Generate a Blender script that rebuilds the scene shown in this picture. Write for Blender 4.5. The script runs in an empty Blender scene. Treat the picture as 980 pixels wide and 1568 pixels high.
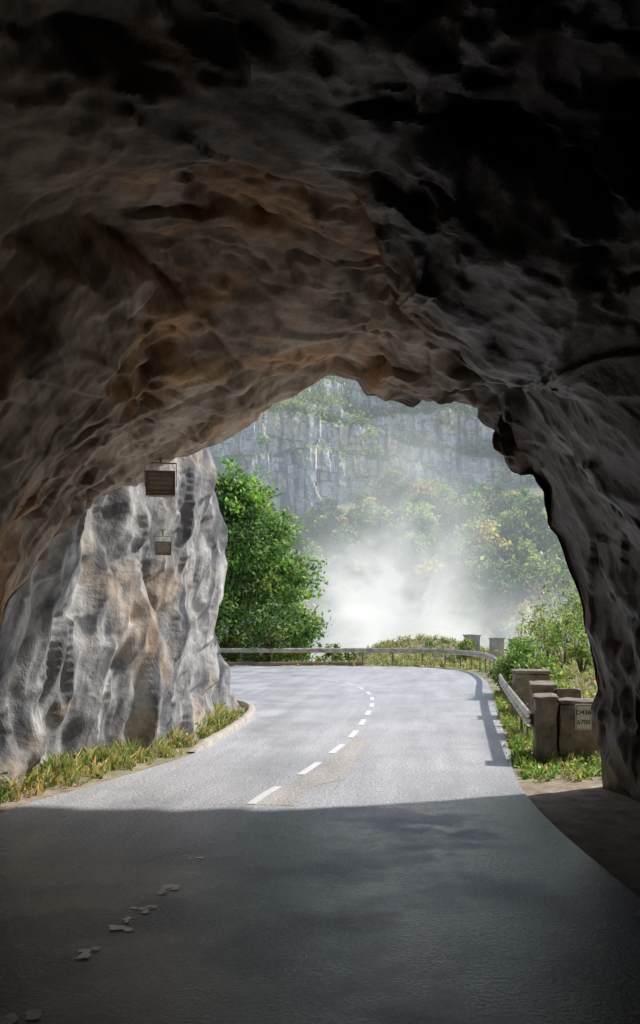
import bpy, math, numpy as np
from mathutils import Vector, noise as mnoise
rng = np.random.default_rng(7)
scene = bpy.context.scene

# ------------------------------------------------------------------ noise
def _h(ix, iy, iz, seed):
    x = (ix.astype(np.int64)*374761393 + iy.astype(np.int64)*668265263 + iz.astype(np.int64)*2147483647 + seed*974634777) & 0xffffffff
    x = ((x ^ (x >> 13))*1274126177) & 0xffffffff
    x = ((x ^ (x >> 15))*2246822519) & 0xffffffff
    x = x ^ (x >> 16)
    return (x & 0xffffff)/float(0xffffff)

def vnoise(p, seed=0):
    i = np.floor(p); f = p-i; f = f*f*(3-2*f)
    ix, iy, iz = i[..., 0].astype(np.int64), i[..., 1].astype(np.int64), i[..., 2].astype(np.int64)
    fx, fy, fz = f[..., 0], f[..., 1], f[..., 2]
    r = 0
    for a in (0, 1):
        for b in (0, 1):
            for c in (0, 1):
                w = (fx if a else 1-fx)*(fy if b else 1-fy)*(fz if c else 1-fz)
                r = r+w*_h(ix+a, iy+b, iz+c, seed)
    return r*2-1

def fbm(p, seed=0, octv=4, gain=.5):
    a = 1; r = 0; s = 1.0
    for k in range(octv):
        r = r+a*vnoise(p*s+17.3*k, seed+k); a *= gain; s *= 2.03
    return r

def facets(p, seed=0, tilt=1.0, a_=.9):
    """continuous chunky relief: upper envelope of tilted planes, creased where blocks meet"""
    i = np.floor(p).astype(np.int64)
    best = np.full(p.shape[:-1], -1e9)
    for a in (-1, 0, 1):
        for b in (-1, 0, 1):
            for c in (-1, 0, 1):
                cx, cy, cz = i[..., 0]+a, i[..., 1]+b, i[..., 2]+c
                dx, dy, dz = p[..., 0]-cx-_h(cx, cy, cz, seed), p[..., 1]-cy-_h(cx, cy, cz, seed+1), p[..., 2]-cz-_h(cx, cy, cz, seed+2)
                gx = _h(cx, cy, cz, seed+3)*2-1; gy = _h(cx, cy, cz, seed+4)*2-1; gz = _h(cx, cy, cz, seed+5)*2-1
                v = (_h(cx, cy, cz, seed+6)-.5)*.7+tilt*(gx*dx+gy*dy+gz*dz)-a_*(dx*dx+dy*dy+dz*dz)
                best = np.maximum(best, v)
    return best-.12

def aniso(p, n, stretch):
    n = np.array(n, float); n /= np.linalg.norm(n)
    d = (p@n)[..., None]
    return p+(stretch-1)*d*n

def soften(D, it=1):
    for _ in range(it):
        E = D.copy(); E[1:-1] = (D[:-2]+2*D[1:-1]+D[2:])/4
        F = E.copy(); F[:, 1:-1] = (E[:, :-2]+2*E[:, 1:-1]+E[:, 2:])/4
        D = F
    return D

def catmull(P, n):
    P = np.array(P, float)
    Q = np.vstack([2*P[0]-P[1], P, 2*P[-1]-P[-2]])
    out = []
    seg = len(P)-1
    for t in np.linspace(0, seg, n):
        k = min(int(t), seg-1); f = t-k
        a, b, c, d = Q[k], Q[k+1], Q[k+2], Q[k+3]
        out.append(.5*((2*b)+(-a+c)*f+(2*a-5*b+4*c-d)*f*f+(-a+3*b-3*c+d)*f**3))
    return np.array(out)

def resample(P, n):
    P = np.array(P, float)
    L = np.r_[0, np.cumsum(np.linalg.norm(np.diff(P, axis=0), axis=1))]
    t = np.linspace(0, L[-1], n)
    return np.stack([np.interp(t, L, P[:, k]) for k in range(P.shape[1])], 1)

# ------------------------------------------------------------------ mesh helpers
def link(o):
    scene.collection.objects.link(o); return o

def mesh_obj(name, verts, faces, mat=None, smooth=False, parent=None, tint=None, sharp=None):
    me = bpy.data.meshes.new(name)
    verts = np.asarray(verts, np.float32).reshape(-1, 3)
    if isinstance(faces, np.ndarray):
        k = faces.shape[1]; nf = len(faces)
        me.vertices.add(len(verts)); me.vertices.foreach_set("co", verts.ravel())
        me.loops.add(nf*k); me.loops.foreach_set("vertex_index", faces.astype(np.int32).ravel())
        me.polygons.add(nf); me.polygons.foreach_set("loop_start", (np.arange(nf)*k).astype(np.int32))
        me.update(calc_edges=True); me.validate()
    else:
        me.from_pydata([tuple(map(float, v)) for v in verts], [], [tuple(f) for f in faces]); me.update()
    me.polygons.foreach_set("use_smooth", np.full(len(me.polygons), bool(smooth)))
    if sharp is not None:
        try: me.set_sharp_from_angle(angle=math.radians(sharp))
        except Exception: me.polygons.foreach_set("use_smooth", np.zeros(len(me.polygons), bool))
    if tint is not None:
        at = me.color_attributes.new("tint", 'FLOAT_COLOR', 'POINT')
        c = np.ones((len(verts), 4), np.float32); c[:, :3] = tint
        at.data.foreach_set("color", c.ravel())
    if mat: me.materials.append(mat)
    o = link(bpy.data.objects.new(name, me))
    if parent: o.parent = parent
    return o

def grid_faces(n, m, flip=False):
    a = (np.arange(n-1)[:, None]*m+np.arange(m-1)[None, :]).ravel()
    f = np.stack([a, a+1, a+m+1, a+m], 1)
    return f[:, ::-1].copy() if flip else f

def grid_normals(V):
    du = np.gradient(V, axis=0); dv = np.gradient(V, axis=1)
    n = np.cross(du, dv); return n/(np.linalg.norm(n, axis=-1, keepdims=True)+1e-9)

def blur_vec(V, k, it):
    for _ in range(it):
        V = (np.roll(V, k, 0)+V+np.roll(V, -k, 0))/3
        V = (np.roll(V, k, 1)+V+np.roll(V, -k, 1))/3
    return V

def empty(name, loc=(0, 0, 0)):
    e = link(bpy.data.objects.new(name, None)); e.location = loc; e.empty_display_size = .3; return e

class Build:
    def __init__(s): s.v = []; s.f = []; s.n = 0
    def add(s, v, f):
        v = np.asarray(v, float); s.v.append(v)
        s.f += [tuple(int(i)+s.n for i in q) for q in f]; s.n += len(v)
    def box(s, c, size, rz=0, bev=0.0, tilt=0):
        x, y, z = np.array(size)/2; b = bev
        if b <= 0:
            v = np.array([[i*x, j*y, k*z] for i in (-1, 1) for j in (-1, 1) for k in (-1, 1)])
            f = [(0, 1, 3, 2), (4, 6, 7, 5), (0, 4, 5, 1), (2, 3, 7, 6), (0, 2, 6, 4), (1, 5, 7, 3)]
        else:
            v = []; idx = {}
            for i in (-1, 1):
                for j in (-1, 1):
                    for k in (-1, 1):
                        idx[(i, j, k, 0)] = len(v); v.append([i*x, j*(y-b), k*(z-b)])
                        idx[(i, j, k, 1)] = len(v); v.append([i*(x-b), j*y, k*(z-b)])
                        idx[(i, j, k, 2)] = len(v); v.append([i*(x-b), j*(y-b), k*z])
            f = []
            for s_ in (-1, 1):
                f.append([idx[(s_, a, c_, 0)] for a, c_ in ((-1, -1), (1, -1), (1, 1), (-1, 1))][::s_])
                f.append([idx[(a, s_, c_, 1)] for a, c_ in ((-1, -1), (-1, 1), (1, 1), (1, -1))][::s_])
                f.append([idx[(a, c_, s_, 2)] for a, c_ in ((-1, -1), (1, -1), (1, 1), (-1, 1))][::s_])
            for a in (-1, 1):
                for c_ in (-1, 1):
                    f.append([idx[(a, c_, -1, 0)], idx[(a, c_, 1, 0)], idx[(a, c_, 1, 1)], idx[(a, c_, -1, 1)]])
                    f.append([idx[(a, -1, c_, 0)], idx[(a, 1, c_, 0)], idx[(a, 1, c_, 2)], idx[(a, -1, c_, 2)]])
                    f.append([idx[(-1, a, c_, 1)], idx[(1, a, c_, 1)], idx[(1, a, c_, 2)], idx[(-1, a, c_, 2)]])
            for i in (-1, 1):
                for j in (-1, 1):
                    for k in (-1, 1):
                        f.append([idx[(i, j, k, 0)], idx[(i, j, k, 1)], idx[(i, j, k, 2)]])
            v = np.array(v)
        if tilt:
            ct, st = math.cos(tilt), math.sin(tilt)
            v = np.stack([v[:, 0], v[:, 1]*ct-v[:, 2]*st, v[:, 1]*st+v[:, 2]*ct], 1)
        cz, sz = math.cos(rz), math.sin(rz)
        v = np.stack([v[:, 0]*cz-v[:, 1]*sz, v[:, 0]*sz+v[:, 1]*cz, v[:, 2]], 1)+np.array(c)
        s.add(v, f)
    def tube(s, pts, radii, sides=8):
        pts = np.array(pts, float); vs = []
        for k, p in enumerate(pts):
            t = pts[min(k+1, len(pts)-1)]-pts[max(k-1, 0)]; t /= np.linalg.norm(t)+1e-9
            a = np.cross(t, [0.3, 1, 0.1]); a /= np.linalg.norm(a)+1e-9; b = np.cross(t, a)
            for q in range(sides):
                th = 2*math.pi*q/sides
                vs.append(p+radii[k]*(math.cos(th)*a+math.sin(th)*b))
        f = []
        for k in range(len(pts)-1):
            for q in range(sides):
                q2 = (q+1) % sides
                f.append((k*sides+q, k*sides+q2, (k+1)*sides+q2, (k+1)*sides+q))
        s.add(vs, f)
    def obj(s, name, mat, parent=None, smooth=False):
        return mesh_obj(name, np.vstack(s.v), s.f, mat, smooth, parent)

# ------------------------------------------------------------------ materials
def newmat(name):
    m = bpy.data.materials.new(name); m.use_nodes = True
    nt = m.node_tree; b = nt.nodes["Principled BSDF"]
    return m, nt, b, nt.nodes["Material Output"]

def ramp(nt, fac, stops, interp='LINEAR'):
    r = nt.nodes.new("ShaderNodeValToRGB"); r.color_ramp.interpolation = interp
    e = r.color_ramp.elements
    while len(e) > 1: e.remove(e[-1])
    e[0].position = stops[0][0]; e[0].color = (*stops[0][1], 1)
    for p, c in stops[1:]:
        x = e.new(p); x.color = (*c, 1)
    nt.links.new(fac, r.inputs[0]); return r.outputs[0]

def noise_tex(nt, vec, scale, detail=6, rough=.6, dist=0):
    n = nt.nodes.new("ShaderNodeTexNoise")
    n.inputs["Scale"].default_value = scale; n.inputs["Detail"].default_value = detail
    n.inputs["Roughness"].default_value = rough; n.inputs["Distortion"].default_value = dist
    nt.links.new(vec, n.inputs["Vector"]); return n.outputs["Fac"]

def mapping(nt, rot=(0, 0, 0), scale=(1, 1, 1)):
    """object coordinates, rotated first and then scaled"""
    t = nt.nodes.new("ShaderNodeTexCoord"); out = t.outputs["Object"]
    if tuple(rot) != (0, 0, 0):
        m = nt.nodes.new("ShaderNodeMapping"); m.inputs["Rotation"].default_value = rot
        nt.links.new(out, m.inputs["Vector"]); out = m.outputs[0]
    if tuple(scale) != (1, 1, 1):
        m = nt.nodes.new("ShaderNodeMapping"); m.inputs["Scale"].default_value = scale
        nt.links.new(out, m.inputs["Vector"]); out = m.outputs[0]
    return out

def mixc(nt, fac, a, b, mode='MIX'):
    m = nt.nodes.new("ShaderNodeMix"); m.data_type = 'RGBA'; m.blend_type = mode
    for sock, val in ((m.inputs[0], fac), (m.inputs[6], a), (m.inputs[7], b)):
        if hasattr(val, "is_linked"): nt.links.new(val, sock)
        elif isinstance(val, tuple): sock.default_value = (*val, 1)
        else: sock.default_value = val
    return m.outputs[2]

def maprange(nt, v, a, b, c, d):
    m = nt.nodes.new("ShaderNodeMapRange"); nt.links.new(v, m.inputs[0])
    for i, x in enumerate((a, b, c, d)): m.inputs[i+1].default_value = x
    return m.outputs[0]

def mth(nt, op, a, b):
    m = nt.nodes.new("ShaderNodeMath"); m.operation = op
    for s, v in ((m.inputs[0], a), (m.inputs[1], b)):
        if hasattr(v, "is_linked"): nt.links.new(v, s)
        else: s.default_value = v
    return m.outputs[0]

def bump(nt, b, h, strength, dist, prev=None):
    n = nt.nodes.new("ShaderNodeBump"); n.inputs["Strength"].default_value = strength
    n.inputs["Distance"].default_value = dist; nt.links.new(h, n.inputs["Height"])
    if prev: nt.links.new(prev, n.inputs["Normal"])
    nt.links.new(n.outputs[0], b.inputs["Normal"]); return n.outputs[0]

def rock_mat(name, base, tint2, tintfac, rot, sc, rough=.8, shade_and_damp=False, bscale=1.0, crev=.35, bs=.6, ledge=False, stain=None, srot=None, stc=(.30, .31, .36)):
    m, nt, b, o = newmat(name)
    v = mapping(nt, rot, sc); v0 = mapping(nt)
    c = ramp(nt, noise_tex(nt, v, .9, 5, .62, .2), base)
    p = ramp(nt, noise_tex(nt, v0, .45 if not ledge else .06, 3, .6, .3), [(tintfac, (0, 0, 0)), (tintfac+.12, (1, 1, 1))])
    t2 = ramp(nt, noise_tex(nt, v, 2.2, 4, .7), tint2)
    c = mixc(nt, p, c, t2)
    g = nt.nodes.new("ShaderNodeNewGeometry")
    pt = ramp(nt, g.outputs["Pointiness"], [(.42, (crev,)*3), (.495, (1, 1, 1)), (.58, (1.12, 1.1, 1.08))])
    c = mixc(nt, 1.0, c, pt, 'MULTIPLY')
    fine = noise_tex(nt, v0, 3.4*bscale, 7, .72)
    c = mixc(nt, .85, c, ramp(nt, fine, [(.3, (.50, .50, .51)), (.5, (.95, .95, .95)), (.65, (1.15, 1.13, 1.1))]), 'MULTIPLY')
    if stain:   # dark seepage running down / along the strata
        c = mixc(nt, .85, c, ramp(nt, noise_tex(nt, mapping(nt, srot or rot, stain), 1.0, 4, .6), [(.38, stc), (.51, (1, 1, 1))]), 'MULTIPLY')
    if ledge:
        sn = nt.nodes.new("ShaderNodeSeparateXYZ"); nt.links.new(g.outputs["True Normal"], sn.inputs[0])
        up = mth(nt, 'ADD', sn.outputs[2], maprange(nt, fine, .3, .7, -.15, .15))
        c = mixc(nt, maprange(nt, up, .28, .50, 0, 1), c, (.17, .22, .08))
    if shade_and_damp:  # shade painted into the colour towards the right and deeper in, plus wet gloss
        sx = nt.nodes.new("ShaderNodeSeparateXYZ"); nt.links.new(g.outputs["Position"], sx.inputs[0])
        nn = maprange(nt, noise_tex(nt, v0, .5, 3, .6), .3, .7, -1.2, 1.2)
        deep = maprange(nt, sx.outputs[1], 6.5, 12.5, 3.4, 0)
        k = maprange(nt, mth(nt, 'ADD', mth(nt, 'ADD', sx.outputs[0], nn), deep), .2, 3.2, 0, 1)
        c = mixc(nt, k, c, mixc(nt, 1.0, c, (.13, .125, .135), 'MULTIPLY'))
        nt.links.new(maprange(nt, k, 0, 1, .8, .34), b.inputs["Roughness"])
    else: b.inputs["Roughness"].default_value = rough
    nt.links.new(c, b.inputs["Base Color"])
    b.inputs["Specular IOR Level"].default_value = .35
    bump(nt, b, fine, bs, .10)
    return m

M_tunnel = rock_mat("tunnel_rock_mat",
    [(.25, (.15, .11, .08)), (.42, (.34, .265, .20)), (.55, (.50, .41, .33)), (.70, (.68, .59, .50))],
    [(.3, (.32, .18, .09)), (.6, (.60, .38, .21))], .49, (.6, -.5, .2), (1.2, 1.2, .6), shade_and_damp=True, bs=.45, crev=.28,
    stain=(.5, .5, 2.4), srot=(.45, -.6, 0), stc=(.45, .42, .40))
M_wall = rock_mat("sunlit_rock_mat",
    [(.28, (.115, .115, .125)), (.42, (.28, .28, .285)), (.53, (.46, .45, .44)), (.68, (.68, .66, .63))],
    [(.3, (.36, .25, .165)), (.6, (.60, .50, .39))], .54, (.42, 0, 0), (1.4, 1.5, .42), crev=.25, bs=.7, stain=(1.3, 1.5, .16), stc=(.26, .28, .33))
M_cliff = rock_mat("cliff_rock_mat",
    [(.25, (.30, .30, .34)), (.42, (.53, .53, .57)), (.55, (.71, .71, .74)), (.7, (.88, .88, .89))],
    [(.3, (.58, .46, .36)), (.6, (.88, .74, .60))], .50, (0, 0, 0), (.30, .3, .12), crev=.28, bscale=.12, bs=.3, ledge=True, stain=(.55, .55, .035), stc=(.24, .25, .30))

def asphalt(name, lo, hi, tintc):
    m, nt, b, o = newmat(name); v = mapping(nt)
    c = ramp(nt, noise_tex(nt, v, .35, 4, .6, .4), [(.3, lo), (.7, hi)])
    st = mapping(nt, (0, 0, .12), (1.3, .12, 1))
    c = mixc(nt, .6, c, ramp(nt, noise_tex(nt, st, 1.4, 4, .65), [(.35, (.68, .68, .69)), (.65, (1.13, 1.12, 1.11))]), 'MULTIPLY')
    sp = noise_tex(nt, v, 24, 3, .8)
    c = mixc(nt, .9, c, ramp(nt, sp, [(.36, (.36, .36, .37)), (.5, (1, 1, 1)), (.64, (1.75, 1.75, 1.7))]), 'MULTIPLY')
    c = mixc(nt, 1.0, c, tintc, 'MULTIPLY')
    # shade under the rock roof, painted into the asphalt colour, with a wet gloss; water film where the seepage runs off on the right
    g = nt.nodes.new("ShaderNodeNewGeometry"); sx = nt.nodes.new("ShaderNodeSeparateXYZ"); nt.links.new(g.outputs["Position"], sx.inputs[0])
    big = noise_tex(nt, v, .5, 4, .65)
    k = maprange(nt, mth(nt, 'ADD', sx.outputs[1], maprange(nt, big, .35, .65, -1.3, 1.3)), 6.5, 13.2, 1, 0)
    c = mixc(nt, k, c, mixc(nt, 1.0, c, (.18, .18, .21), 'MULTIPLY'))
    nt.links.new(c, b.inputs["Base Color"])
    r1 = maprange(nt, big, .40, .60, .32, .5); r2 = maprange(nt, big, .40, .60, .16, .38)
    mr = nt.nodes.new("ShaderNodeMix"); nt.links.new(k, mr.inputs[0]); nt.links.new(r1, mr.inputs[2]); nt.links.new(r2, mr.inputs[3])
    wet = mth(nt, 'ADD', sx.outputs[0], maprange(nt, noise_tex(nt, v, .9, 4, .65), .35, .65, -1.3, 1.3))
    wet = mth(nt, 'MULTIPLY', maprange(nt, wet, 1.2, 2.2, 0, 1), maprange(nt, sx.outputs[1], 15, 12.5, 0, 1))
    wet = mth(nt, 'MULTIPLY', wet, maprange(nt, sx.outputs[1], 7.5, 10, 0, 1))
    mw = nt.nodes.new("ShaderNodeMix"); nt.links.new(wet, mw.inputs[0]); nt.links.new(mr.outputs[0], mw.inputs[2]); mw.inputs[3].default_value = .16
    nt.links.new(mw.outputs[0], b.inputs["Roughness"])
    b.inputs["Specular IOR Level"].default_value = .8
    n = nt.nodes.new("ShaderNodeBump"); n.inputs["Distance"].default_value = .016; nt.links.new(sp, n.inputs["Height"])
    nt.links.new(maprange(nt, wet, 0, 1, .55, .30), n.inputs["Strength"]); nt.links.new(n.outputs[0], b.inputs["Normal"])
    return m
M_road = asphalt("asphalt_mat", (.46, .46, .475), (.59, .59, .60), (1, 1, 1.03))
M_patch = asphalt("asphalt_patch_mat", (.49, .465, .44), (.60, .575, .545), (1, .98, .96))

def paint_mat(name, worn):
    m, nt, b, o = newmat(name); v = mapping(nt)
    f = ramp(nt, noise_tex(nt, v, 6, 5, .75), [(.33, (.50, .50, .50)), (.40, (.88, .88, .87))] if worn else [(.25, (.84, .84, .83)), (.5, (.93, .93, .92))])
    nt.links.new(f, b.inputs["Base Color"])
    b.inputs["Roughness"].default_value = .45 if worn else .16
    b.inputs["Specular IOR Level"].default_value = .5 if worn else 1.0; return m
M_paint = paint_mat("worn_road_paint_mat", True); M_paint2 = paint_mat("wet_road_paint_mat", False)

def simple(name, stops, scale=4, rough=.8, metal=0, bs=.4, bd=.02, mp=(1, 1, 1), bsc=25):
    m, nt, b, o = newmat(name); v = mapping(nt, (0, 0, 0), mp)
    c = ramp(nt, noise_tex(nt, v, scale, 6, .68), stops); nt.links.new(c, b.inputs["Base Color"])
    b.inputs["Roughness"].default_value = rough; b.inputs["Metallic"].default_value = metal
    if bs: bump(nt, b, noise_tex(nt, v, bsc, 4, .7), bs, bd)
    return m
M_conc = simple("weathered_concrete_mat", [(.3, (.13, .11, .09)), (.45, (.28, .245, .205)), (.56, (.36, .31, .26)), (.66, (.50, .45, .39))], 3.5, .9, bs=.9, bd=.035)
M_kerb = simple("kerb_concrete_mat", [(.3, (.34, .30, .25)), (.6, (.58, .53, .46))], 5, .9)
M_ltconc = simple("pale_concrete_mat", [(.3, (.46, .45, .42)), (.6, (.70, .68, .64))], 4, .9)
M_steel = simple("galvanised_steel_mat", [(.3, (.36, .29, .23)), (.48, (.56, .51, .45)), (.66, (.78, .76, .73))], 2.5, .5, .2, bs=.1)
M_post = simple("steel_post_mat", [(.3, (.16, .13, .11)), (.7, (.34, .32, .29))], 4, .6, .4, bs=.1)
M_bark = simple("bark_mat", [(.3, (.06, .045, .035)), (.7, (.17, .14, .11))], 6, .9, bs=.9, bd=.05, mp=(3, 3, .6))
M_signw = simple("sign_white_mat", [(.3, (.80, .79, .77)), (.6, (.90, .90, .88))], 6, .5, bs=0)
M_black = simple("sign_black_mat", [(.3, (.02, .02, .02)), (.6, (.035, .035, .035))], 6, .5, bs=0)
M_lamp = simple("lamp_housing_mat", [(.3, (.18, .15, .11)), (.65, (.38, .32, .25))], 9, .6, .2, bs=.2)
M_glass = simple("dusty_lamp_glass_mat", [(.3, (.50, .43, .33)), (.6, (.76, .68, .55))], 8, .3, bs=0)

def ground_mat():
    m, nt, b, o = newmat("ground_mat"); v = mapping(nt)
    soil = ramp(nt, noise_tex(nt, v, 2.6, 7, .75), [(.3, (.22, .165, .115)), (.5, (.46, .37, .28)), (.7, (.68, .60, .49))])
    grass = ramp(nt, noise_tex(nt, v, 1.6, 6, .75), [(.3, (.09, .12, .04)), (.5, (.22, .26, .09)), (.7, (.40, .36, .17))])
    f = ramp(nt, noise_tex(nt, v, .7, 5, .7), [(.42, (0, 0, 0)), (.56, (1, 1, 1))])
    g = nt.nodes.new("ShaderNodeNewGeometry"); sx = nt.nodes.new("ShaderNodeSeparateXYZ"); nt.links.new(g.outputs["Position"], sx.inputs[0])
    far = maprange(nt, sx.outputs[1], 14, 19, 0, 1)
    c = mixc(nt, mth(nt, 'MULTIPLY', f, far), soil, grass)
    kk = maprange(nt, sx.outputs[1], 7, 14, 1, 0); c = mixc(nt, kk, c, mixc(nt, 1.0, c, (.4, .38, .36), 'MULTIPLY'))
    nt.links.new(c, b.inputs["Base Color"])
    b.inputs["Roughness"].default_value = .95
    bump(nt, b, noise_tex(nt, v, 12, 5, .75), .9, .06); return m
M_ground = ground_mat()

def leaf_mat(name, trans=.45):
    m, nt, b, o = newmat(name)
    a = nt.nodes.new("ShaderNodeAttribute"); a.attribute_name = "tint"
    b.inputs["Roughness"].default_value = .5; b.inputs["Specular IOR Level"].default_value = .4
    nt.links.new(a.outputs["Color"], b.inputs["Base Color"])
    t = nt.nodes.new("ShaderNodeBsdfTranslucent")
    c2 = mixc(nt, 1.0, a.outputs["Color"], (1.3, 1.3, .9), 'MULTIPLY'); nt.links.new(c2, t.inputs[0])
    mx = nt.nodes.new("ShaderNodeMixShader"); mx.inputs[0].default_value = trans
    nt.links.new(b.outputs[0], mx.inputs[1]); nt.links.new(t.outputs[0], mx.inputs[2]); nt.links.new(mx.outputs[0], o.inputs[0])
    return m
M_leaf = leaf_mat("leaf_mat")

# ------------------------------------------------------------------ curves of the road
inner = catmull([(-5.2, -40), (-4.8, 0), (-4.7, 8), (-4.3, 12.3), (-3.55, 14.6), (-2.56, 17.9), (-2.1, 21.5), (-1.9, 25), (-2.05, 28.3), (-2.9, 30.5), (-5.2, 33), (-9, 35.5), (-16, 37.5), (-60, 41)], 400)
outer = catmull([(3.2, -40), (3.0, 0), (2.95, 8), (2.97, 12), (3.26, 15.2), (3.81, 18.4), (4.5, 22.5), (5.6, 29), (6.75, 36), (8.0, 45), (8.0, 53), (3.5, 58.2), (-14, 58), (-60, 56)], 400)
railc = catmull([(3.95, 17.1), (4.55, 21), (5.80, 29), (7.0, 36), (8.5, 45), (8.9, 53), (7.3, 58.5), (3, 60.4), (-5, 60.2), (-20, 59.5), (-60, 58)], 300)
centre = catmull([(-2.3, -10), (-2.05, 3), (-1.95, 6), (-1.45, 8.75), (-.97, 12.9), (-.23, 15.9), (.57, 20), (1.12, 24.1), (1.74, 30.4), (1.79, 35.7), (1.03, 41.2), (-.8, 44.9), (-3.6, 47.3), (-8, 48.3), (-20, 48.3), (-60, 47.5)], 3000)

w = np.linspace(0, 1, 30)[None, :, None]
V = inner[:, None, :]*(1-w)+outer[:, None, :]*w
V = np.concatenate([V, np.zeros(V.shape[:2]+(1,))], 2)
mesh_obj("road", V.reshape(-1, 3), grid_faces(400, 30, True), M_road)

def ribbon(curve, w0, w1, z):
    t = np.gradient(curve, axis=0); t /= np.linalg.norm(t, axis=1, keepdims=True)
    n = np.stack([t[:, 1], -t[:, 0]], 1)
    a = curve+n*w0; b = curve+n*w1
    return np.concatenate([np.c_[a, np.full(len(a), z)], np.c_[b, np.full(len(b), z)]])
arc = np.r_[0, np.cumsum(np.linalg.norm(np.diff(centre, axis=0), axis=1))]
B = Build(); s0 = np.interp(12.9, centre[:900, 1], arc[:900])
while s0 < arc[-1]-3:
    y_here = np.interp(s0, arc, centre[:, 1])
    L = 1.45 if y_here < 40 else 3.0
    ss = np.linspace(s0, s0+L, 8)
    c = np.stack([np.interp(ss, arc, centre[:, 0]), np.interp(ss, arc, centre[:, 1])], 1)
    R = ribbon(c, -.07, .07, .008)
    B.add(R, [(i, i+8, i+9, i+1) for i in range(7)])
    s0 += L+(1.2 if y_here < 40 else 1.6)
B.obj("centre_line_marking", M_paint)
# what is left of the line inside the tunnel: broken flakes of paint
B = Build()
for yc, nfl, sz in ((11.3, 3, .04), (10.6, 3, .035), (9.9, 4, .045), (8.75, 7, .075), (8.1, 6, .07), (7.6, 5, .06), (7.03, 5, .06), (5.9, 4, .07)):
    xc = np.interp(yc, centre[:900, 1], centre[:900, 0])
    for k in range(nfl):
        fx, fy = xc+rng.normal(0, .045), yc+rng.normal(0, .09); n_ = 9
        a = np.linspace(0, 2*np.pi, n_, endpoint=False); r = sz*rng.uniform(.35, 1.0)*rng.uniform(.45, 1.1, n_)
        B.add(np.c_[fx+r*1.1*np.cos(a), fy+r*1.5*np.sin(a), np.full(n_, .006+.0015*k)], [tuple(range(n_))])
B.obj("worn_line_marking", M_paint2)
cc = centre[(centre[:, 1] > 12.9) & (centre[:, 1] < 21)][::20]
t = np.linspace(0, 1, len(cc)); wid = (.12+.45*np.sin(np.pi*np.clip(t*.9+.1, 0, 1))**.5)*(1+.3*vnoise(np.c_[t*14, t*0, t*0], 3))
tt = np.gradient(cc, axis=0); tt /= np.linalg.norm(tt, axis=1, keepdims=True); nn = np.stack([tt[:, 1], -tt[:, 0]], 1)
a = cc+nn*.12; b_ = cc+nn*(.12+wid)[:, None]
B = Build(); B.add(np.concatenate([np.c_[a, np.full(len(a), .004)], np.c_[b_, np.full(len(a), .004)]]), [(i, i+len(a), i+1+len(a), i+1) for i in range(len(a)-1)])
B.obj("road_repair_patch", M_patch)

# ------------------------------------------------------------------ ground
def dist_poly(P, C):
    best = np.full(P.shape[0], 1e9); sgn = np.zeros(P.shape[0])
    for i in range(len(C)-1):
        a, b = C[i], C[i+1]; ab = b-a; t = np.clip(((P-a)@ab)/(ab@ab), 0, 1)
        q = P-(a+t[:, None]*ab); d = np.hypot(q[:, 0], q[:, 1])
        cr = ab[0]*(P[:, 1]-a[1])-ab[1]*(P[:, 0]-a[0])
        m = d < best; best = np.where(m, d, best); sgn = np.where(m, np.sign(cr), sgn)
    return best, sgn
outer_c = outer[::8]
def road_side(P):
    d, s = dist_poly(P, outer_c)
    return np.where(s < 0, d, -d)
def terrain_z(P):
    x, y = P[:, 0], P[:, 1]
    o = road_side(P)
    p3 = np.c_[P, np.zeros(len(P))]
    z = np.full(len(P), -.03)
    verge = np.clip((o-.6)/5, 0, 1)
    yy = np.clip((y-14)/6, 0, 1)
    z = z+yy*verge*(.9+.35*fbm(p3*.3, 3))*np.exp(-((o-5)/6)**2)*np.where(y < 52, 1, .35)
    z += np.where(o > .5, .06*fbm(p3*1.5, 5)*yy, 0)
    z += 2.0*np.exp(-((x-9.5)/6.5)**2-((y-68)/4.0)**2)*np.clip((o-1.2)/3, 0, 1)
    drop = np.clip(o-9, 0, None)
    z -= np.where(y > 0, np.minimum(drop*.75, 26), 0)
    z -= np.where((y > 58) & (x < 3), np.clip((o-2.5)*.5, 0, 4), 0)*np.clip((3-x)/4, 0, 1)
    s = np.clip((y-125)/110, 0, None)
    z += s*57+np.where(y > 120, 1, 0)*(2.0*fbm(p3*.03, 9)+6*np.exp(-((x-38)/18)**2)*np.clip(s*3, 0, 1)*np.clip(1.2-s, 0, 1))
    return z
gx = np.unique(np.r_[np.linspace(-500, -60, 23), np.linspace(-60, -8, 53), np.linspace(-8, 16, 161), np.linspace(16, 90, 75), np.linspace(90, 500, 22)])
gy = np.unique(np.r_[np.linspace(-300, -40, 10), np.linspace(-40, 10, 40), np.linspace(10, 45, 210), np.linspace(45, 80, 90), np.linspace(80, 260, 90), np.linspace(260, 800, 20)])
GX, GY = np.meshgrid(gx, gy, indexing='ij')
P = np.c_[GX.ravel(), GY.ravel()]; Z = terrain_z(P)
mesh_obj("ground", np.c_[P, Z], grid_faces(len(gx), len(gy), True), M_ground, True)

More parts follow.
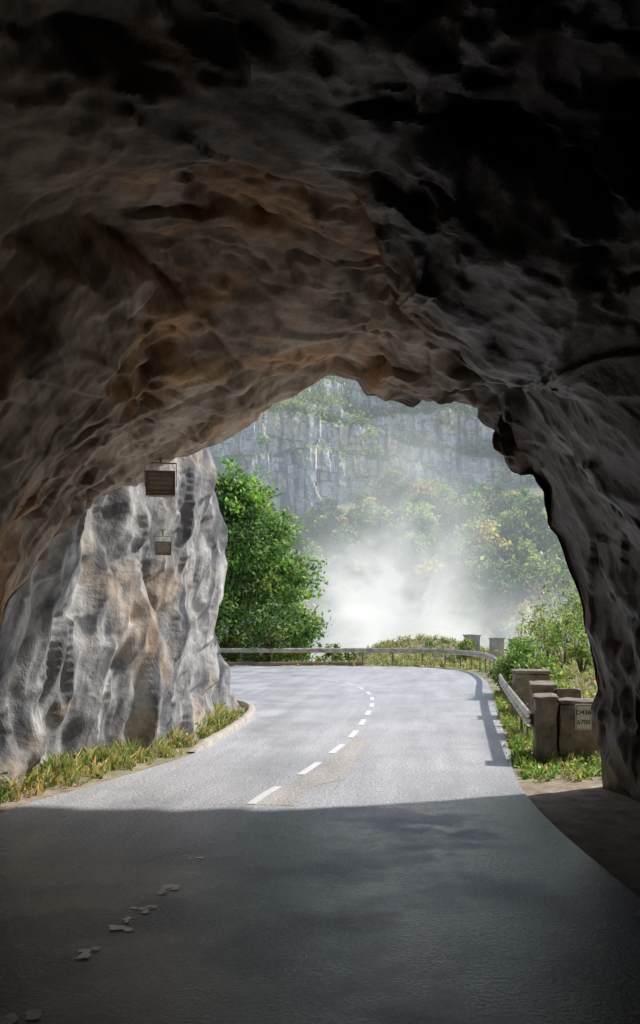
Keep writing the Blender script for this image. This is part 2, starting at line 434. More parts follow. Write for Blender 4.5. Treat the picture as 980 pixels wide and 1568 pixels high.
# ------------------------------------------------------------------ tunnel
rim = np.array([(4.45, 14.4, -.15), (4.35, 14.4, 1.06), (4.24, 14.5, 1.98), (4.12, 14.6, 2.71), (3.90, 14.7, 3.34), (3.70, 14.8, 3.93), (3.42, 15, 4.54), (3.05, 15.2, 5.32), (2.85, 15.4, 5.86), (2.68, 15.6, 6.27), (2.26, 15.8, 6.42), (1.98, 15.9, 6.33), (1.62, 16, 6.24), (1.26, 16, 6.42), (.81, 16.2, 6.54), (.64, 16.2, 6.84), (.12, 16.5, 7.10), (-.24, 16.7, 6.92), (-.73, 17, 6.73), (-1.24, 17.3, 6.48), (-1.76, 17.6, 6.17), (-2.10, 17.8, 5.96), (-3.0, 16.5, 5.3), (-3.64, 15, 4.56), (-3.94, 13.8, 3.88), (-4.18, 13, 3.15), (-4.40, 12.5, 2.5), (-4.6, 12, 1.81), (-5.0, 12, -.15)])
NT = 580
rimS = resample(rim, NT)
def arch(y, wr, wl, h, k=2.5, n=NT):
    th = np.linspace(0, np.pi, 400)
    c, s = np.cos(th), np.sin(th)
    x = np.sign(c)*np.abs(c)**(2/k)*np.where(c > 0, wr, wl); z = np.abs(s)**(2/k)*h-.15
    return resample(np.c_[x, np.full(400, y), z], n)
secs = [arch(-28, 5, 4.6, 7.5), arch(-8, 5.4, 4.5, 9.2), arch(3.5, 5.8, 4.4, 9.8), arch(8.8, 5.3, 4.4, 7.5, 2.4), rimS]
keyt = [0, .25, .45, .66, 1.0]
svals = np.unique(np.r_[np.linspace(0, .5, 60), np.linspace(.5, 1, 420)])
S = np.zeros((len(svals), NT, 3))
K = np.stack(secs)
for i, sv in enumerate(svals):
    k = min(max(np.searchsorted(keyt, sv)-1, 0), 3); f = (sv-keyt[k])/(keyt[k+1]-keyt[k])
    S[i] = K[k]*(1-f)+K[k+1]*f
for _ in range(12):
    S[1:-1] = (S[:-2]+S[1:-1]*2+S[2:])/4
cen = np.array([0, 15.5, 2.5])
rad = rimS-cen; rad[:, 1] = 0; rad /= np.linalg.norm(rad, axis=1, keepdims=True)
rings = []
for off, dy in ((.12, .10), (.3, .16), (.6, .2), (1.0, .22), (1.6, .2), (2.4, .1), (3.5, 0), (5, -.1), (7, -.3), (10, -.8), (15, -1.5), (22, -2.5), (30, -4)):
    rings.append(rimS+rad*off+np.array([0, dy, 0]))
S = np.concatenate([S, np.stack(rings)], 0)
nrm = blur_vec(grid_normals(S), 4, 3); nrm /= np.linalg.norm(nrm, axis=-1, keepdims=True)
if np.dot(nrm[100, NT//2], np.array([0, 0, -1])) < 0: nrm = -nrm
q = aniso(aniso(S, (.5, .55, .65), .6), (.55, -.75, .25), 1.35)
q = q+.05*np.stack([fbm(S*.8, 40, 2), fbm(S*.8, 50, 2), fbm(S*.8, 60, 2)], -1)
ql = aniso(S+.10*np.stack([fbm(S*.6, 42, 2)]*3, -1), (.45, -.35, .82), 3.6)      # bedding: flat slabs
msk = np.clip(.60+.85*fbm(S*.38, 77, 2), .12, 1.4)
big = 1.0*facets(q*.36, 10, 1.1, .65)
md_ = -.38*facets(q*.85, 20, 1.2, .65)*np.clip(msk*1.1, .4, 1.3)
sm = (.17*facets(q*2.0, 30, 1.4, .65)-.085*facets(q*4.6, 35, 1.5, .65))*msk-.11*facets(ql*.75, 90, 1.2, .65)+.010*fbm(q*9, 70, 2)
ns = len(svals)
edge = np.ones(len(S)); edge[:ns] = np.clip((1-svals)*6, 0, 1); edge[ns:ns+5] = 0; edge[ns+5:] = 1.2
D = big*(.12+.88*edge)[:, None]+md_*(.50+.50*edge)[:, None]+sm
D = soften(D-(D[ns-1].mean()+.05)*(1-np.clip(edge, 0, 1))[:, None], 1)
low = np.clip(S[..., 2]/1.2, .35, 1)
S2 = S+nrm*(D*low)[..., None]
S2[..., 2] = np.where(S[..., 2] < .0, np.minimum(S2[..., 2], -.1), S2[..., 2])
cap = np.repeat(np.array([[[0, -29., 3]]]), NT, 1)
S2 = np.concatenate([cap, S2], 0)
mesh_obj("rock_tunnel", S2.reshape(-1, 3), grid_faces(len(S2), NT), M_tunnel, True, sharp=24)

# ------------------------------------------------------------------ outer rock wall on the left
plan = catmull([(-9, 8), (-6.2, 10.5), (-5.3, 13), (-4.55, 15.2), (-3.6, 18.4), (-2.95, 21), (-2.85, 22.8), (-3.3, 25.5), (-3.9, 28.5), (-6, 31), (-12, 33), (-24, 35), (-50, 37)], 600)
ds = np.r_[0, np.cumsum(np.linalg.norm(np.diff(plan, axis=0), axis=1))]
tt = np.unique(np.r_[np.linspace(0, 30, 700), np.linspace(30, ds[-1], 60)])
pl = np.stack([np.interp(tt, ds, plan[:, 0]), np.interp(tt, ds, plan[:, 1])], 1)
zz = np.unique(np.r_[np.linspace(-.3, 7.5, 280), np.linspace(7.5, 30, 70)])
W = np.zeros((len(tt), len(zz), 3)); W[..., 0] = pl[:, None, 0]; W[..., 1] = pl[:, None, 1]; W[..., 2] = zz[None]
tg = np.gradient(pl, axis=0); tg /= np.linalg.norm(tg, axis=1, keepdims=True)
no = np.stack([tg[:, 1], -tg[:, 0], np.zeros(len(tg))], 1)
yv = W[..., 1]; zv = W[..., 2]
flare = .30*np.exp(-zv/1.0)+.8*np.exp(-((yv-27.6)/1.7)**2)*np.clip(1-(zv/2.9)**2, 0, 1)-.03*np.clip(zv-6, 0, None)*3
q = aniso(W, (.1, .42, .9), .42)
q = q+.07*np.stack([fbm(W*.7, 41, 2), fbm(W*.7, 51, 2), fbm(W*.7, 61, 2)], -1)
D = .90*facets(q*.55, 110, 1.1, .7)-.50*facets(q*1.2, 120, 1.2, .7)+.26*facets(q*2.5, 130, 1.4, .7)-.12*facets(q*5.0, 135, 1.5, .7)+.014*fbm(q*9, 170, 2)
D = D-np.percentile(D[:500, :200], 62)
D = soften(D*np.where((yv > 20.5) & (yv < 26), .75, 1), 2)
W2 = W+no[:, None, :]*(D+flare)[..., None]
mesh_obj("rock_wall", W2.reshape(-1, 3), grid_faces(len(tt), len(zz), False), M_wall, False)

# ------------------------------------------------------------------ far cliff
cx = np.unique(np.r_[np.linspace(-200, -55, 60), np.linspace(-55, 95, 430), np.linspace(95, 260, 60)])
cz = np.linspace(10, 135, 320)
C = np.zeros((len(cx), len(cz), 3)); C[..., 0] = cx[:, None]; C[..., 2] = cz[None]
C[..., 1] = 240+.30*np.clip(cx, -60, 200)[:, None]+5*np.sin(cx/19)[:, None]+(cz[None]-40)*.06
ledge = np.zeros_like(C[..., 0])
for h, wdt, sd in ((46, 2.0, 1), (55, 3.0, 2), (64, 6, 5), (71, 7, 3), (88, 5, 4), (103, 5, 6)):
    hh = h+2.5*np.sin(cx/21+sd)[:, None]+1.5*fbm(np.stack([cx*.08, cx*0+sd, cx*0], -1), sd)[:, None]-.10*np.clip(cx[:, None]-20, 0, 60)
    ledge += wdt*1/(1+np.exp(-np.clip((C[..., 2]-hh)/.35, -30, 30)))
C[..., 1] += ledge
wx = C[..., 0]+1.2*fbm(C*np.array([.1, 0, .15]), 260, 2)
D = np.zeros_like(wx)
for sx_, sz_, am, sd in ((6.5, 18, 3.0, 300), (3.1, 9, 1.8, 310), (1.5, 4, .7, 320)):   # jointed limestone columns
    ci = np.floor(wx/sx_).astype(np.int64)
    ck = np.floor(C[..., 2]/sz_+_h(ci, ci*0, ci*0, sd+1)).astype(np.int64)
    D += am*_h(ci, ck, ci*0, sd)
D += .9*facets(C*np.array([.22, .22, .14]), 230, 1.2, .8)+.3*fbm(C*np.array([.6, .6, .6]), 240, 2)
C[..., 1] -= D
mesh_obj("cliff", C.reshape(-1, 3), grid_faces(len(cx), len(cz), False), M_cliff, False)

# ------------------------------------------------------------------ foliage
def leaves(centers, size, tint, elong=1.5):
    n = len(centers)
    a = rng.normal(size=(n, 3)); a /= np.linalg.norm(a, axis=1, keepdims=True)
    b = rng.normal(size=(n, 3)); b[:, 2] *= .6
    b = b-(a*b).sum(1, keepdims=True)*a; b /= np.linalg.norm(b, axis=1, keepdims=True)
    s = np.broadcast_to(size, (n,))[:, None]*rng.uniform(.6, 1.3, (n, 1))
    V = np.stack([centers-a*s*elong*.5, centers-b*s*.4, centers+a*s*elong*.5, centers+b*s*.4], 1).reshape(-1, 3)
    return V, np.arange(n*4).reshape(n, 4), np.repeat(tint, 4, 0)
def foliage_obj(name, parts, parent=None):
    V = []; F = []; T = []; k = 0
    for v, f, t in parts:
        V.append(v); F.append(f+k); T.append(t); k += len(v)
    return mesh_obj(name, np.vstack(V), np.vstack(F), M_leaf, False, parent, np.vstack(T))
def cl(c, n, var=.25):
    c = np.array(c)[None]*np.exp(rng.normal(0, var, (n, 1)))*np.exp(rng.normal(0, var*.3, (n, 3))); return np.clip(c, 0, .8)

G_D = (.08, .14, .055); G_M = (.145, .25, .085); G_Y = (.30, .37, .12); Y = (.52, .44, .15); BR = (.38, .25, .12)

tree = empty("deciduous_tree", (0, 0, 0))
base = np.array([-6.4, 66.0, -1.5])
B = Build()
B.tube([base, base+(0.1, 0, 3.5), base+(-.1, .2, 6.5), base+(.1, 0, 10), base+(0, 0, 13)], [.38, .30, .23, .13, .04], 10)
for k in range(22):
    h = rng.uniform(2.5, 11); th = rng.uniform(0, 6.28); L = (1-h/15)*rng.uniform(3.5, 5)
    p0 = base+np.array([0, 0, h]); p1 = p0+L*.5*np.array([math.cos(th), math.sin(th), .35]); p2 = p0+L*np.array([math.cos(th), math.sin(th), .55])
    B.tube([p0, p1, p2], [.10, .06, .02], 6)
B.obj("trunk_and_limbs", M_bark, tree)
def crown_r(h):
    return np.interp(h, [0, .12, .35, .6, .8, .93, 1], [4.9, 5.7, 5.4, 4.5, 3.4, 2.0, .6])
parts = []
for k in range(120):
    h = (k+.5)/120; th = k*2.4+rng.uniform(-.4, .4); r = crown_r(h)*np.sqrt(rng.uniform(.35, 1))
    lob = base+np.array([r*math.cos(th), r*math.sin(th), 2.0+h*12.4])
    lt = rng.uniform(.75, 1.6)
    for j in range(5):
        d = rng.normal(size=3)*np.array([.65, .65, .45]); c = lob+d; n = 72
        tone = G_M if rng.random() < .6 else (G_D if rng.random() < .5 else (.21, .33, .08))
        if h < .15 and rng.random() < .35: tone = G_Y
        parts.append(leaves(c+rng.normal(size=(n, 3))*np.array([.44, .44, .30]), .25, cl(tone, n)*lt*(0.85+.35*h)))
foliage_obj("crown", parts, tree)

def bush(name, c, rad, n_cl, leaf, tones, per=60, stems=True):
    e = empty(name)
    c = np.array(c, float); rad = np.array(rad, float); parts = []; B = Build()
    for k in range(n_cl):
        d = rng.normal(size=3); d /= np.linalg.norm(d); d[2] = abs(d[2]) if rng.random() < .8 else d[2]*.3
        r = rng.uniform(.35, 1)**.5; p = c+d*rad*r*(1+.25*rng.normal())
        tone = tones[rng.integers(len(tones))]
        parts.append(leaves(p+rng.normal(size=(per, 3))*rad.mean()*.14, leaf, cl(tone, per, .3)))
        if stems and k % 3 == 0:
            g = np.array([c[0], c[1], c[2]-max(.2, rad[2]*.8)]); B.tube([g, (g+p)/2+np.array([0, 0, .1]), p], [.03, .018, .006], 5)
    foliage_obj("leaves", parts, e)
    if stems: B.obj("stems", M_bark, e)
    return e
def zt(x, y): return float(terrain_z(np.array([[x, y]], float))[0])

bush("shrub", (-4.6, 63, -.2), (3.0, 1.2, 2.0), 50, .20, [G_Y, G_M, Y, (.28, .32, .10)])
bush("shrub", (1.2, 62.5, .3), (1.0, .8, .9), 16, .16, [G_Y, G_M])
bush("shrub", (-.6, 64.5, -1.0), (1.2, 1, 1.3), 16, .18, [G_Y, G_M])
bush("ivy_bush", (7.3, 32.5, .75), (.95, 2.2, .85), 70, .11, [G_M, G_Y, (.20, .34, .08)], 80)
bush("ivy_bush", (6.7, 27.8, .4), (.5, 1.4, .45), 26, .10, [G_M, G_Y], 60)
for x, y, h in ((10.9, 50, 2.2), (11.8, 47, 2.6), (13.0, 52, 3.6), (14.5, 49, 3.0), (11.2, 42, 2.3), (15.5, 55, 4.5), (10.6, 37, 1.8), (12.9, 45, 3.4), (15, 46, 4.4), (14, 57, 4.6), (13.4, 49, 4.2), (9.6, 60.5, 1.5)):
    z0 = zt(x, y)
    bush("sapling", (x, y, z0+h*.42), (h*.34, h*.34, h*.66), 26, .12, [G_Y, G_M, (.40, .46, .17), (.26, .35, .10)], 26)

def weeds(name, pts, hts, tones, leaf=.05, per=14):
    V = []; T = []
    for (x, y, z), h in zip(pts, hts):
        m = per
        a = rng.uniform(0, 6.28, m); rr = rng.uniform(0, .12, m)*(h/.3)
        bx = x+rr*np.cos(a); by = y+rr*np.sin(a)
        hh = h*rng.uniform(.4, 1.1, m); lean = rng.normal(0, .35, (m, 2))*hh[:, None]
        wv = rng.uniform(.006, .016, m)*(h/.25)
        pa = rng.uniform(0, 3.14, m)
        p0 = np.stack([bx-wv*np.cos(pa), by-wv*np.sin(pa), np.full(m, z)], 1)
        p1 = np.stack([bx+wv*np.cos(pa), by+wv*np.sin(pa), np.full(m, z)], 1)
        md = np.stack([bx+lean[:, 0]*.4, by+lean[:, 1]*.4, z+hh*.6], 1)
        p2 = md+np.stack([wv*np.cos(pa), wv*np.sin(pa), wv*0], 1)*.8
        p3 = np.stack([bx+lean[:, 0], by+lean[:, 1], z+hh], 1)
        V.append(np.stack([p0, p1, p2, p3], 1).reshape(-1, 3))
        tone = tones[rng.integers(len(tones))]; T.append(np.repeat(cl(tone, m, .3), 4, 0))
        if leaf:
            k = m; c = np.stack([bx, by, np.full(m, z)], 1)+rng.normal(size=(k, 3))*np.array([.07, .07, .0])*(h/.25)
            c[:, 2] += rng.uniform(0, 1, k)*h*.8
            v, f, t_ = leaves(c, leaf, cl(tone, k, .3)); V.append(v); T.append(t_)
    V = np.vstack(V); T = np.vstack(T)
    return mesh_obj(name, V, np.arange(len(V)).reshape(-1, 4), M_leaf, False, None, T)

pts = []; hts = []
wallx = lambda y: np.interp(y, plan[:, 1][:420], plan[:, 0][:420])
inx = lambda y: np.interp(y, inner[:, 1][:300], inner[:, 0][:300])
for k in range(1500):
    y = rng.uniform(13.0, 29); t = rng.beta(1.1, 2.4)
    x0 = wallx(y)+.05; x1 = inx(y)-.12
    if x1 < x0: continue
    dens = mnoise.noise(Vector((x0*2, y*1.3, 0)))
    if dens < -.02 and y < 23: continue
    x = x0+(x1-x0)*t*.95
    pts.append((x, y, -.02)); hts.append(rng.uniform(.06, .48)*(1.15-t*.85))
weeds("verge_weeds", pts, hts, [G_Y, G_M, (.30, .35, .13), (.46, .45, .19), (.60, .52, .29), (.52, .40, .22)], .045, 8)
pts = []; hts = []
for k in range(620):
    y = rng.uniform(14.9, 34); x0 = np.interp(y, outer[:, 1][:300], outer[:, 0][:300])+.08
    x = x0+abs(rng.normal(0, .30))
    if y < 16.9: x = rng.uniform(x0+.05, x0+1.7)
    elif mnoise.noise(Vector((x, y*.8, 4))) < -.05: continue
    pts.append((x, y, zt(x, y))); hts.append(rng.uniform(.08, .30))
weeds("verge_weeds", pts, hts, [(.19, .35, .08), (.28, .42, .11), G_Y, (.46, .44, .19)], .06, 11)
bush("nettle_plant", (5.05, 15.3, .12), (.16, .16, .34), 12, .07, [(.18, .36, .07), (.28, .42, .09)], 26)
pts = []; hts = []
C0 = np.c_[rng.uniform(4, 24, 8000), rng.uniform(17, 76, 8000)]
C1 = np.c_[rng.uniform(-30, 24, 3000), rng.uniform(59.5, 76, 3000)]
C0 = np.vstack([C0, C1]); o = road_side(C0); C0 = C0[(o > .7) & (o < 16)]; z0 = terrain_z(C0)
for (x, y), z in zip(C0, z0):
    pts.append((x, y, z-.02)); hts.append(rng.uniform(.12, .36)*(1.0+.008*(y-20)))
weeds("verge_grass", pts, hts, [G_Y, (.42, .44, .19), G_M, (.46, .35, .22), (.52, .43, .25), (.52, .50, .22)], .10, 6)

def tree_template(kind):
    v = []
    for k in range(30):
        h = rng.uniform(0, 1); r = np.interp(h, [0, .3, .7, 1], [.55, 1, .7, .15] if kind == 0 else [1, .75, .35, .03])*np.sqrt(rng.uniform(.2, 1)); th = rng.uniform(0, 6.28)
        c = np.array([r*math.cos(th), r*math.sin(th), h])
        v.append(c+rng.normal(size=(19, 3))*np.array([.16, .16, .05]))
    return np.vstack(v)
temps = [tree_template(0) for _ in range(6)]+[tree_template(1) for _ in range(2)]
parts = []; B = Build()
cand = [(rng.uniform(-50, 85), rng.uniform(142, 238)) for _ in range(460)]+[(rng.uniform(18, 62), rng.uniform(150, 200)) for _ in range(60)]
cand = np.array(cand); cz_ = terrain_z(cand)
for (x, y), z in zip(cand, cz_):
    tp = temps[rng.integers(8)]; H = rng.uniform(6, 12)*(1.1 if x > 18 else .95); Rr = H*rng.uniform(.32, .44)
    if y > 215: H *= .8
    p = tp*np.array([Rr, Rr, H*.85])+np.array([x, y, z+H*.12])
    u = rng.random(); patch = mnoise.noise(Vector((x*.05, y*.05, 3)))
    if u < .05+.18*max(patch, 0): tone = Y
    elif u < .36: tone = G_Y
    elif u < .38: tone = BR
    elif u < .75: tone = G_M
    else: tone = G_D
    parts.append(leaves(p, .85, cl(np.array(tone)*1.1*rng.uniform(.65, 1.3), len(p), .22), 1.3))
    B.tube([(x, y, z-1), (x, y, z+H*.5), (x, y, z+H*.85)], [.22, .15, .04], 5)
fo = empty("distant_woodland"); foliage_obj("foliage", parts, fo); B.obj("trunks", M_bark, fo)
parts = []; ii = 0; placed = 0
stp = np.zeros_like(ledge); stp[:, :-3] = ledge[:, 3:]-ledge[:, :-3]
while ii < 14000 and placed < 560:
    ii += 1
    i = rng.integers(0, len(cx)-1); j = rng.integers(40, len(cz)-8)
    if cx[i] < -50 or cx[i] > 90: continue
    if (stp[i, j] > 1.6 and mnoise.noise(Vector((cx[i]*.07, 0, cz[j]*.1))) > -.35) or rng.random() < .010:
        placed += 1
        s = rng.uniform(.8, 2.0)*(1.5 if ledge[i, j] > 5 else .8); n = 70
        parts.append(leaves(C[i, min(j+3, len(cz)-1)]+np.array([0, -.8, .6])+rng.normal(size=(n, 3))*np.array([s*1.3, s*.6, s*.8]), .65, cl(np.array([G_M, G_Y, (.22, .30, .10)][rng.integers(3)])*1.05, n)))
foliage_obj("cliff_scrub", parts)

# ------------------------------------------------------------------ guard rails
def guardrail(name, curve, top, step):
    e = empty(name)
    L = np.r_[0, np.cumsum(np.linalg.norm(np.diff(curve, axis=0), axis=1))]
    c = resample(curve, int(L[-1]/.25)+2)
    t = np.gradient(c, axis=0); t /= np.linalg.norm(t, axis=1, keepdims=True); n = np.stack([-t[:, 1], t[:, 0]], 1)
    prof = [(0, 0), (.035, -.012), (.075, -.06), (.075, -.10), (.01, -.135), (.01, -.175), (.075, -.21), (.075, -.25), (.035, -.298), (0, -.31)]
    prof = prof+[(o-.006, z) for o, z in prof[::-1]]
    V = np.zeros((len(c), len(prof)+1, 3))
    for k, (o_, z_) in enumerate(prof+[prof[0]]):
        V[:, k, :2] = c+n*o_; V[:, k, 2] = top+z_
    mesh_obj("w_beam", V.reshape(-1, 3), grid_faces(len(c), len(prof)+1), M_steel, False, e)
    B = Build()
    for s in np.arange(.4, L[-1], step):
        p = np.array([np.interp(s, L, curve[:, 0]), np.interp(s, L, curve[:, 1])])
        k = np.argmin(np.hypot(*(c-p).T)); ang = math.atan2(t[k, 1], t[k, 0])
        z0 = -.15; q_ = p-n[k]*.10
        B.box((q_[0], q_[1], (top-.03+z0)/2), (.10, .05, top-.03-z0), ang, .006)
        q2 = p-n[k]*.04; B.box((q2[0], q2[1], top-.155), (.09, .07, .2), ang, .006)
    B.obj("posts", M_post, e); return e
iA = np.argmin(np.abs(railc[:, 1]-31)+(railc[:, 0] < 0)*99)
guardrail("guardrail", railc[iA+12:], 1.12, 2.0)
guardrail("guardrail", railc[:iA+4], .90, 2.0)

ed = railc[(railc[:, 0] < 3)&(railc[:, 1] > 50)]+np.array([0, -.5]); ed = resample(ed, 80)
V = np.zeros((80, 5, 3))
for k, (o_, z_) in enumerate(((-.12, -.1), (-.12, .20), (-.09, .23), (.14, .23), (.14, -.1))):
    V[:, k, 0] = ed[:, 0]; V[:, k, 1] = ed[:, 1]+o_; V[:, k, 2] = z_
mesh_obj("low_edging_wall", V.reshape(-1, 3), grid_faces(80, 5), simple("earthy_stone_mat", [(.3, (.20, .13, .08)), (.6, (.42, .31, .22))], 3), False)

kc = inner[(inner[:, 1] > 18.2) & (inner[:, 0] > -9) & (inner[:, 1] < 36)]; kc = resample(kc, 160)
t = np.gradient(kc, axis=0); t /= np.linalg.norm(t, axis=1, keepdims=True); n = np.stack([-t[:, 1], t[:, 0]], 1)
V = np.zeros((160, 6, 3)); jit = .008*vnoise(np.c_[np.arange(160)*.6, np.zeros(160), np.zeros(160)], 5)
for k, (o_, z_) in enumerate(((0, -.05), (.01, .10), (.03, .12), (.17, .125), (.19, .11), (.19, -.1))):
    V[:, k, :2] = kc+n*(o_+jit[:, None]); V[:, k, 2] = z_*np.clip(np.minimum(np.arange(160)/8, 1), .1, 1)+jit
mesh_obj("kerb", V.reshape(-1, 3), grid_faces(160, 6), M_kerb, True)

# ------------------------------------------------------------------ parapet blocks
def rough_block(B, c, size, rz, seed, amp=.03):
    n = 14
    vs = []; fs = []; k = 0
    for ax in range(3):
        for s in (-1, 1):
            a, b = [i for i in range(3) if i != ax]
            u, v = np.meshgrid(np.linspace(-1, 1, n), np.linspace(-1, 1, n), indexing='ij')
            P = np.zeros((n, n, 3)); P[..., ax] = s; P[..., a] = u; P[..., b] = v
            P = P.reshape(-1, 3)
            Q = P*np.array(size)/2
            r = .04; inner_ = np.clip(Q, -(np.array(size)/2-r), np.array(size)/2-r); d = Q-inner_
            Lg = np.linalg.norm(d, axis=1, keepdims=True); Q = inner_+d/np.maximum(Lg, 1e-6)*np.minimum(Lg, r)
            f = grid_faces(n, n, flip=((s > 0) != (ax == 1)))
            vs.append(Q); fs.append(f+k); k += n*n
    V = np.vstack(vs)
    W_ = V+np.array(c)
    dsp = amp*np.stack([fbm(W_*3, seed, 3), fbm(W_*3, seed+9, 3), fbm(W_*3, seed+19, 3)], -1)+amp*.5*facets(W_*4, seed)[:, None]*np.sign(V)
    V = V+dsp
    cz_, sz_ = math.cos(rz), math.sin(rz)
    V = np.stack([V[:, 0]*cz_-V[:, 1]*sz_, V[:, 0]*sz_+V[:, 1]*cz_, V[:, 2]], 1)+np.array(c)
    B.add(V, np.vstack(fs))
def parapet(name, blocks, mat=M_conc):
    B = Build()
    for i, (c, s, r) in enumerate(blocks): rough_block(B, c, s, r, int(abs(c[0]*10+c[1]))+i, .022)
    return B.obj(name, mat)
parapet("stone_parapet", [((4.27, 17.35, .55), (.42, .62, 1.20), -.18), ((4.27, 17.35, 1.17), (.47, .68, .09), -.18),
                          ((4.88, 17.15, .50), (.80, .42, 1.16), -.08), ((4.88, 17.18, 1.10), (.86, .50, .09), -.08)])
parapet("stone_parapet", [((5.20, 21.4, .5), (.5, 1.3, 1.25), -.2), ((5.20, 21.4, 1.16), (.58, 1.4, .10), -.2), ((5.65, 20.9, .45), (.6, .4, 1.3), -.1)])
parapet("stone_parapet", [((5.95, 25.8, .55), (.95, 1.0, 1.30), -.15), ((5.95, 25.8, 1.25), (1.08, 1.12, .10), -.15)])
parapet("concrete_bollard_block", [((10.3, 62, 1.05), (1.05, .5, 1.7), 0), ((10.3, 62, 1.95), (1.15, .6, .12), 0)], M_ltconc)
parapet("concrete_bollard_block", [((11.8, 61, .95), (.9, .5, 1.5), .1), ((11.8, 61, 1.75), (1.0, .6, .12), .1)], M_ltconc)
parapet("concrete_bollard_block", [((13.2, 60, .95), (1.5, .5, 1.4), .1), ((13.2, 60, 1.7), (1.6, .6, .12), .1)], M_ltconc)

sg = empty("road_number_sign", (4.86, 16.86, .84)); sg.rotation_euler = (0, 0, -.08)
B = Build(); B.box((0, 0, 0), (.30, .012, .47), 0, .004); B.obj("plate", M_signw, sg)
B = Build()
for a, b in ((-.135, 0), (.135, 0)): B.box((a, -.009, 0), (.006, .006, .44))
for z in (-.218, .218): B.box((0, -.009, z), (.264, .006, .006))
B.obj("border", M_black, sg)
for txt, z in (("D436", .05), ("6700", -.13)):
    cu = bpy.data.curves.new("lettering", 'FONT'); cu.body = txt; cu.size = .12; cu.align_x = 'CENTER'; cu.extrude = .001; cu.offset = .001
    ob = link(bpy.data.objects.new("lettering", cu)); ob.parent = sg; ob.location = (0, -.0085, z); ob.rotation_euler = (math.pi/2, 0, 0); cu.materials.append(M_black)

def floodlight(loc, s, rz, tilt, rod):
    e = empty("tunnel_floodlight", loc); e.rotation_euler = (tilt, 0, rz); e.scale = (s, s, s)
    B = Build(); B.box((0, .06, 0), (.46, .16, .42), 0, .02)
    for x, z, a, b in ((0, .195, .50, .04), (0, -.195, .50, .04), (-.23, 0, .04, .35), (.23, 0, .04, .35)): B.box((x, -.035, z), (a, .04, b), 0, .006)
    for k in range(5): B.box((-.16+.08*k, .165, 0), (.012, .06, .34))
    for k in range(4): B.box((0, -.036, -.12+.08*k), (.41, .01, .008))
    B.obj("housing", M_lamp, e)
    B = Build(); B.box((0, -.024, 0), (.42, .006, .35)); B.obj("glass", M_glass, e)
    B = Build()
    for sx in (-.265, .265): B.box((sx, .06, .16), (.012, .05, .40), 0, .003)
    B.box((0, .06, .365), (.54, .05, .014), 0, .003); B.tube([(0, .06, .37), (0, .08, .37+rod)], [.02, .02], 8)
    B.box((0, .08, .37+rod), (.16, .16, .02), 0, .004); B.obj("bracket", M_lamp, e)
floodlight((-2.72, 15.6, 4.95), 1.0, .12, -.05, .35)
floodlight((-3.02, 17.6, 4.02), .62, .35, .1, .2)

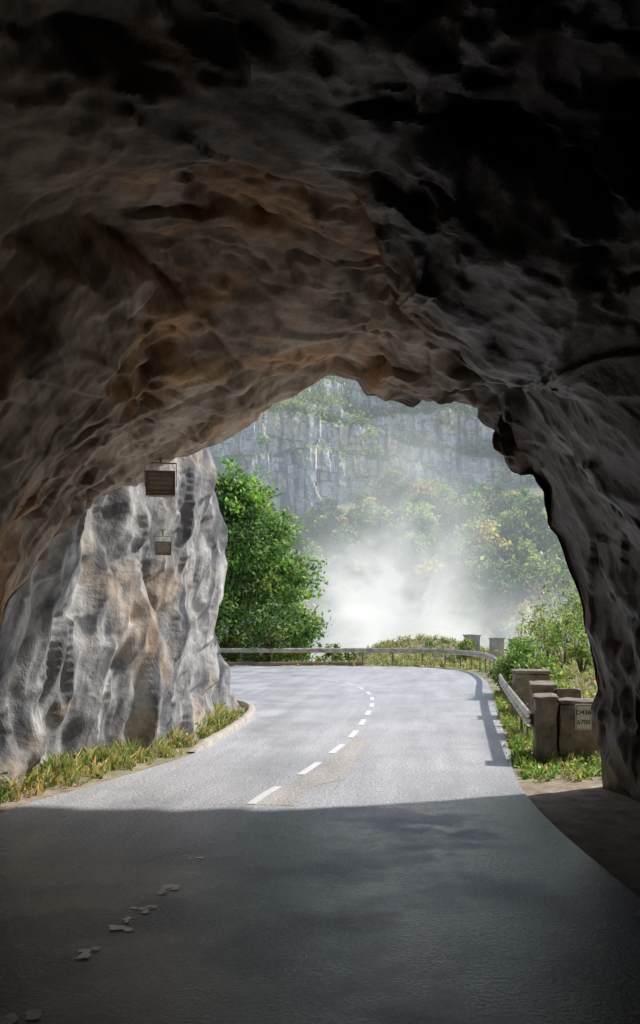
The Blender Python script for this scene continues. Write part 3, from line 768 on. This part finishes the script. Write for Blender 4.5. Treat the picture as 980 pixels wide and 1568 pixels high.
# ------------------------------------------------------------------ drifting mist: thin layered veils in the valley
def veil(name, y0, slope, x0, x1, z0, z1, col, dens, scale=None, blobs=None, seed=1, lo=.40, hi=.68, lean=.35):
    n, m_ = 60, 40
    xs = np.linspace(x0, x1, n); zs = np.linspace(z0, z1, m_)
    V = np.zeros((n, m_, 3)); V[..., 0] = xs[:, None]; V[..., 2] = zs[None]
    V[..., 1] = y0+slope*(xs[:, None]-(x0+x1)/2)+lean*(zs[None]-z0)+2.0*fbm(V*.06, seed, 2)
    m = bpy.data.materials.new(name+"_mat"); m.use_nodes = True; nt = m.node_tree; nt.nodes.clear()
    o = nt.nodes.new("ShaderNodeOutputMaterial")
    al = dens
    if blobs:
        g = nt.nodes.new("ShaderNodeTexCoord"); mp0 = nt.nodes.new("ShaderNodeMapping"); mp0.inputs["Location"].default_value = (seed*7.7, 0, seed*3.1)
        mp0.inputs["Rotation"].default_value = (0, -.6, 0); mp0.inputs["Scale"].default_value = (1.0, .3, 1.0); nt.links.new(g.outputs["Object"], mp0.inputs[0])
        nn = nt.nodes.new("ShaderNodeMapRange"); nn.interpolation_type = 'SMOOTHSTEP'
        nt.links.new(noise_tex(nt, mp0.outputs[0], scale, 5, .52, .8), nn.inputs[0]); nn.inputs[1].default_value = lo; nn.inputs[2].default_value = hi
        total = None
        for c, r, k in blobs:
            mp = nt.nodes.new("ShaderNodeMapping")
            mp.inputs["Scale"].default_value = tuple(1/a for a in r); mp.inputs["Location"].default_value = tuple(-a/b for a, b in zip(c, r))
            nt.links.new(g.outputs["Object"], mp.inputs[0])
            ln = nt.nodes.new("ShaderNodeVectorMath"); ln.operation = 'LENGTH'; nt.links.new(mp.outputs[0], ln.inputs[0])
            f = nt.nodes.new("ShaderNodeMapRange"); f.interpolation_type = 'SMOOTHSTEP'; nt.links.new(ln.outputs["Value"], f.inputs[0])
            f.inputs[1].default_value = 0; f.inputs[2].default_value = 1; f.inputs[3].default_value = k; f.inputs[4].default_value = 0
            total = f.outputs[0] if total is None else mth(nt, 'ADD', total, f.outputs[0])
        al = mth(nt, 'MINIMUM', mth(nt, 'MULTIPLY', mth(nt, 'MULTIPLY', total, nn.outputs[0]), dens), .75)
    df = nt.nodes.new("ShaderNodeBsdfDiffuse"); df.inputs[0].default_value = (*col, 1)
    tl = nt.nodes.new("ShaderNodeBsdfTranslucent"); tl.inputs[0].default_value = (*col, 1)
    m1 = nt.nodes.new("ShaderNodeMixShader"); m1.inputs[0].default_value = .6; nt.links.new(df.outputs[0], m1.inputs[1]); nt.links.new(tl.outputs[0], m1.inputs[2])
    tr = nt.nodes.new("ShaderNodeBsdfTransparent"); m2 = nt.nodes.new("ShaderNodeMixShader")
    if isinstance(al, float): m2.inputs[0].default_value = al
    else: nt.links.new(al, m2.inputs[0])
    nt.links.new(tr.outputs[0], m2.inputs[1]); nt.links.new(m1.outputs[0], m2.inputs[2]); nt.links.new(m2.outputs[0], o.inputs[0])
    mesh_obj(name, V.reshape(-1, 3), grid_faces(n, m_), m, True)
BL = [((7.5, 96, 4), (14, 90, 11), .95), ((5, 96, -3), (21, 90, 9), .65), ((8, 96, 13), (12, 90, 12), .42), ((21, 96, 1), (14, 90, 7), .40)]
for i, yy in enumerate((106, 113)):
    veil("mist_cloud", yy, -.5, -26, 48, -16, 36, (.98, .99, 1.0), 1.0, .075, BL, i+4, .26, .64, lean=-.5)
veil("valley_haze", 138, -.4, -110, 150, -25, 120, (.80, .90, 1.0), .17, lean=-.25)

# ------------------------------------------------------------------ light, sky, camera
D_ = Vector((.85, .50, 1.0)).normalized()
sun = bpy.data.lights.new("sun", 'SUN'); sun.energy = 5; sun.angle = math.radians(2.0); sun.color = (1, .96, .90)
so = link(bpy.data.objects.new("sun", sun)); so.rotation_euler = D_.to_track_quat('Z', 'Y').to_euler()
w_ = bpy.data.worlds.new("World"); scene.world = w_; w_.use_nodes = True
nt = w_.node_tree; sky = nt.nodes.new("ShaderNodeTexSky"); sky.sky_type = 'NISHITA'; sky.sun_disc = False
sky.sun_elevation = math.asin(D_.z); sky.sun_rotation = math.atan2(D_.x, D_.y)
bg = nt.nodes["Background"]; nt.links.new(sky.outputs[0], bg.inputs[0]); bg.inputs[1].default_value = .15
scene.view_settings.view_transform = 'Standard'; scene.view_settings.look = 'None'; scene.view_settings.exposure = 0

cam = bpy.data.cameras.new("camera"); co = link(bpy.data.objects.new("camera", cam))
co.location = (0, 0, 2.5); co.rotation_euler = (math.pi/2, 0, 0)
cam.sensor_fit = 'HORIZONTAL'; cam.sensor_width = 36; cam.lens = 51.43; cam.shift_y = .18
cam.clip_start = .1; cam.clip_end = 3000
scene.camera = co
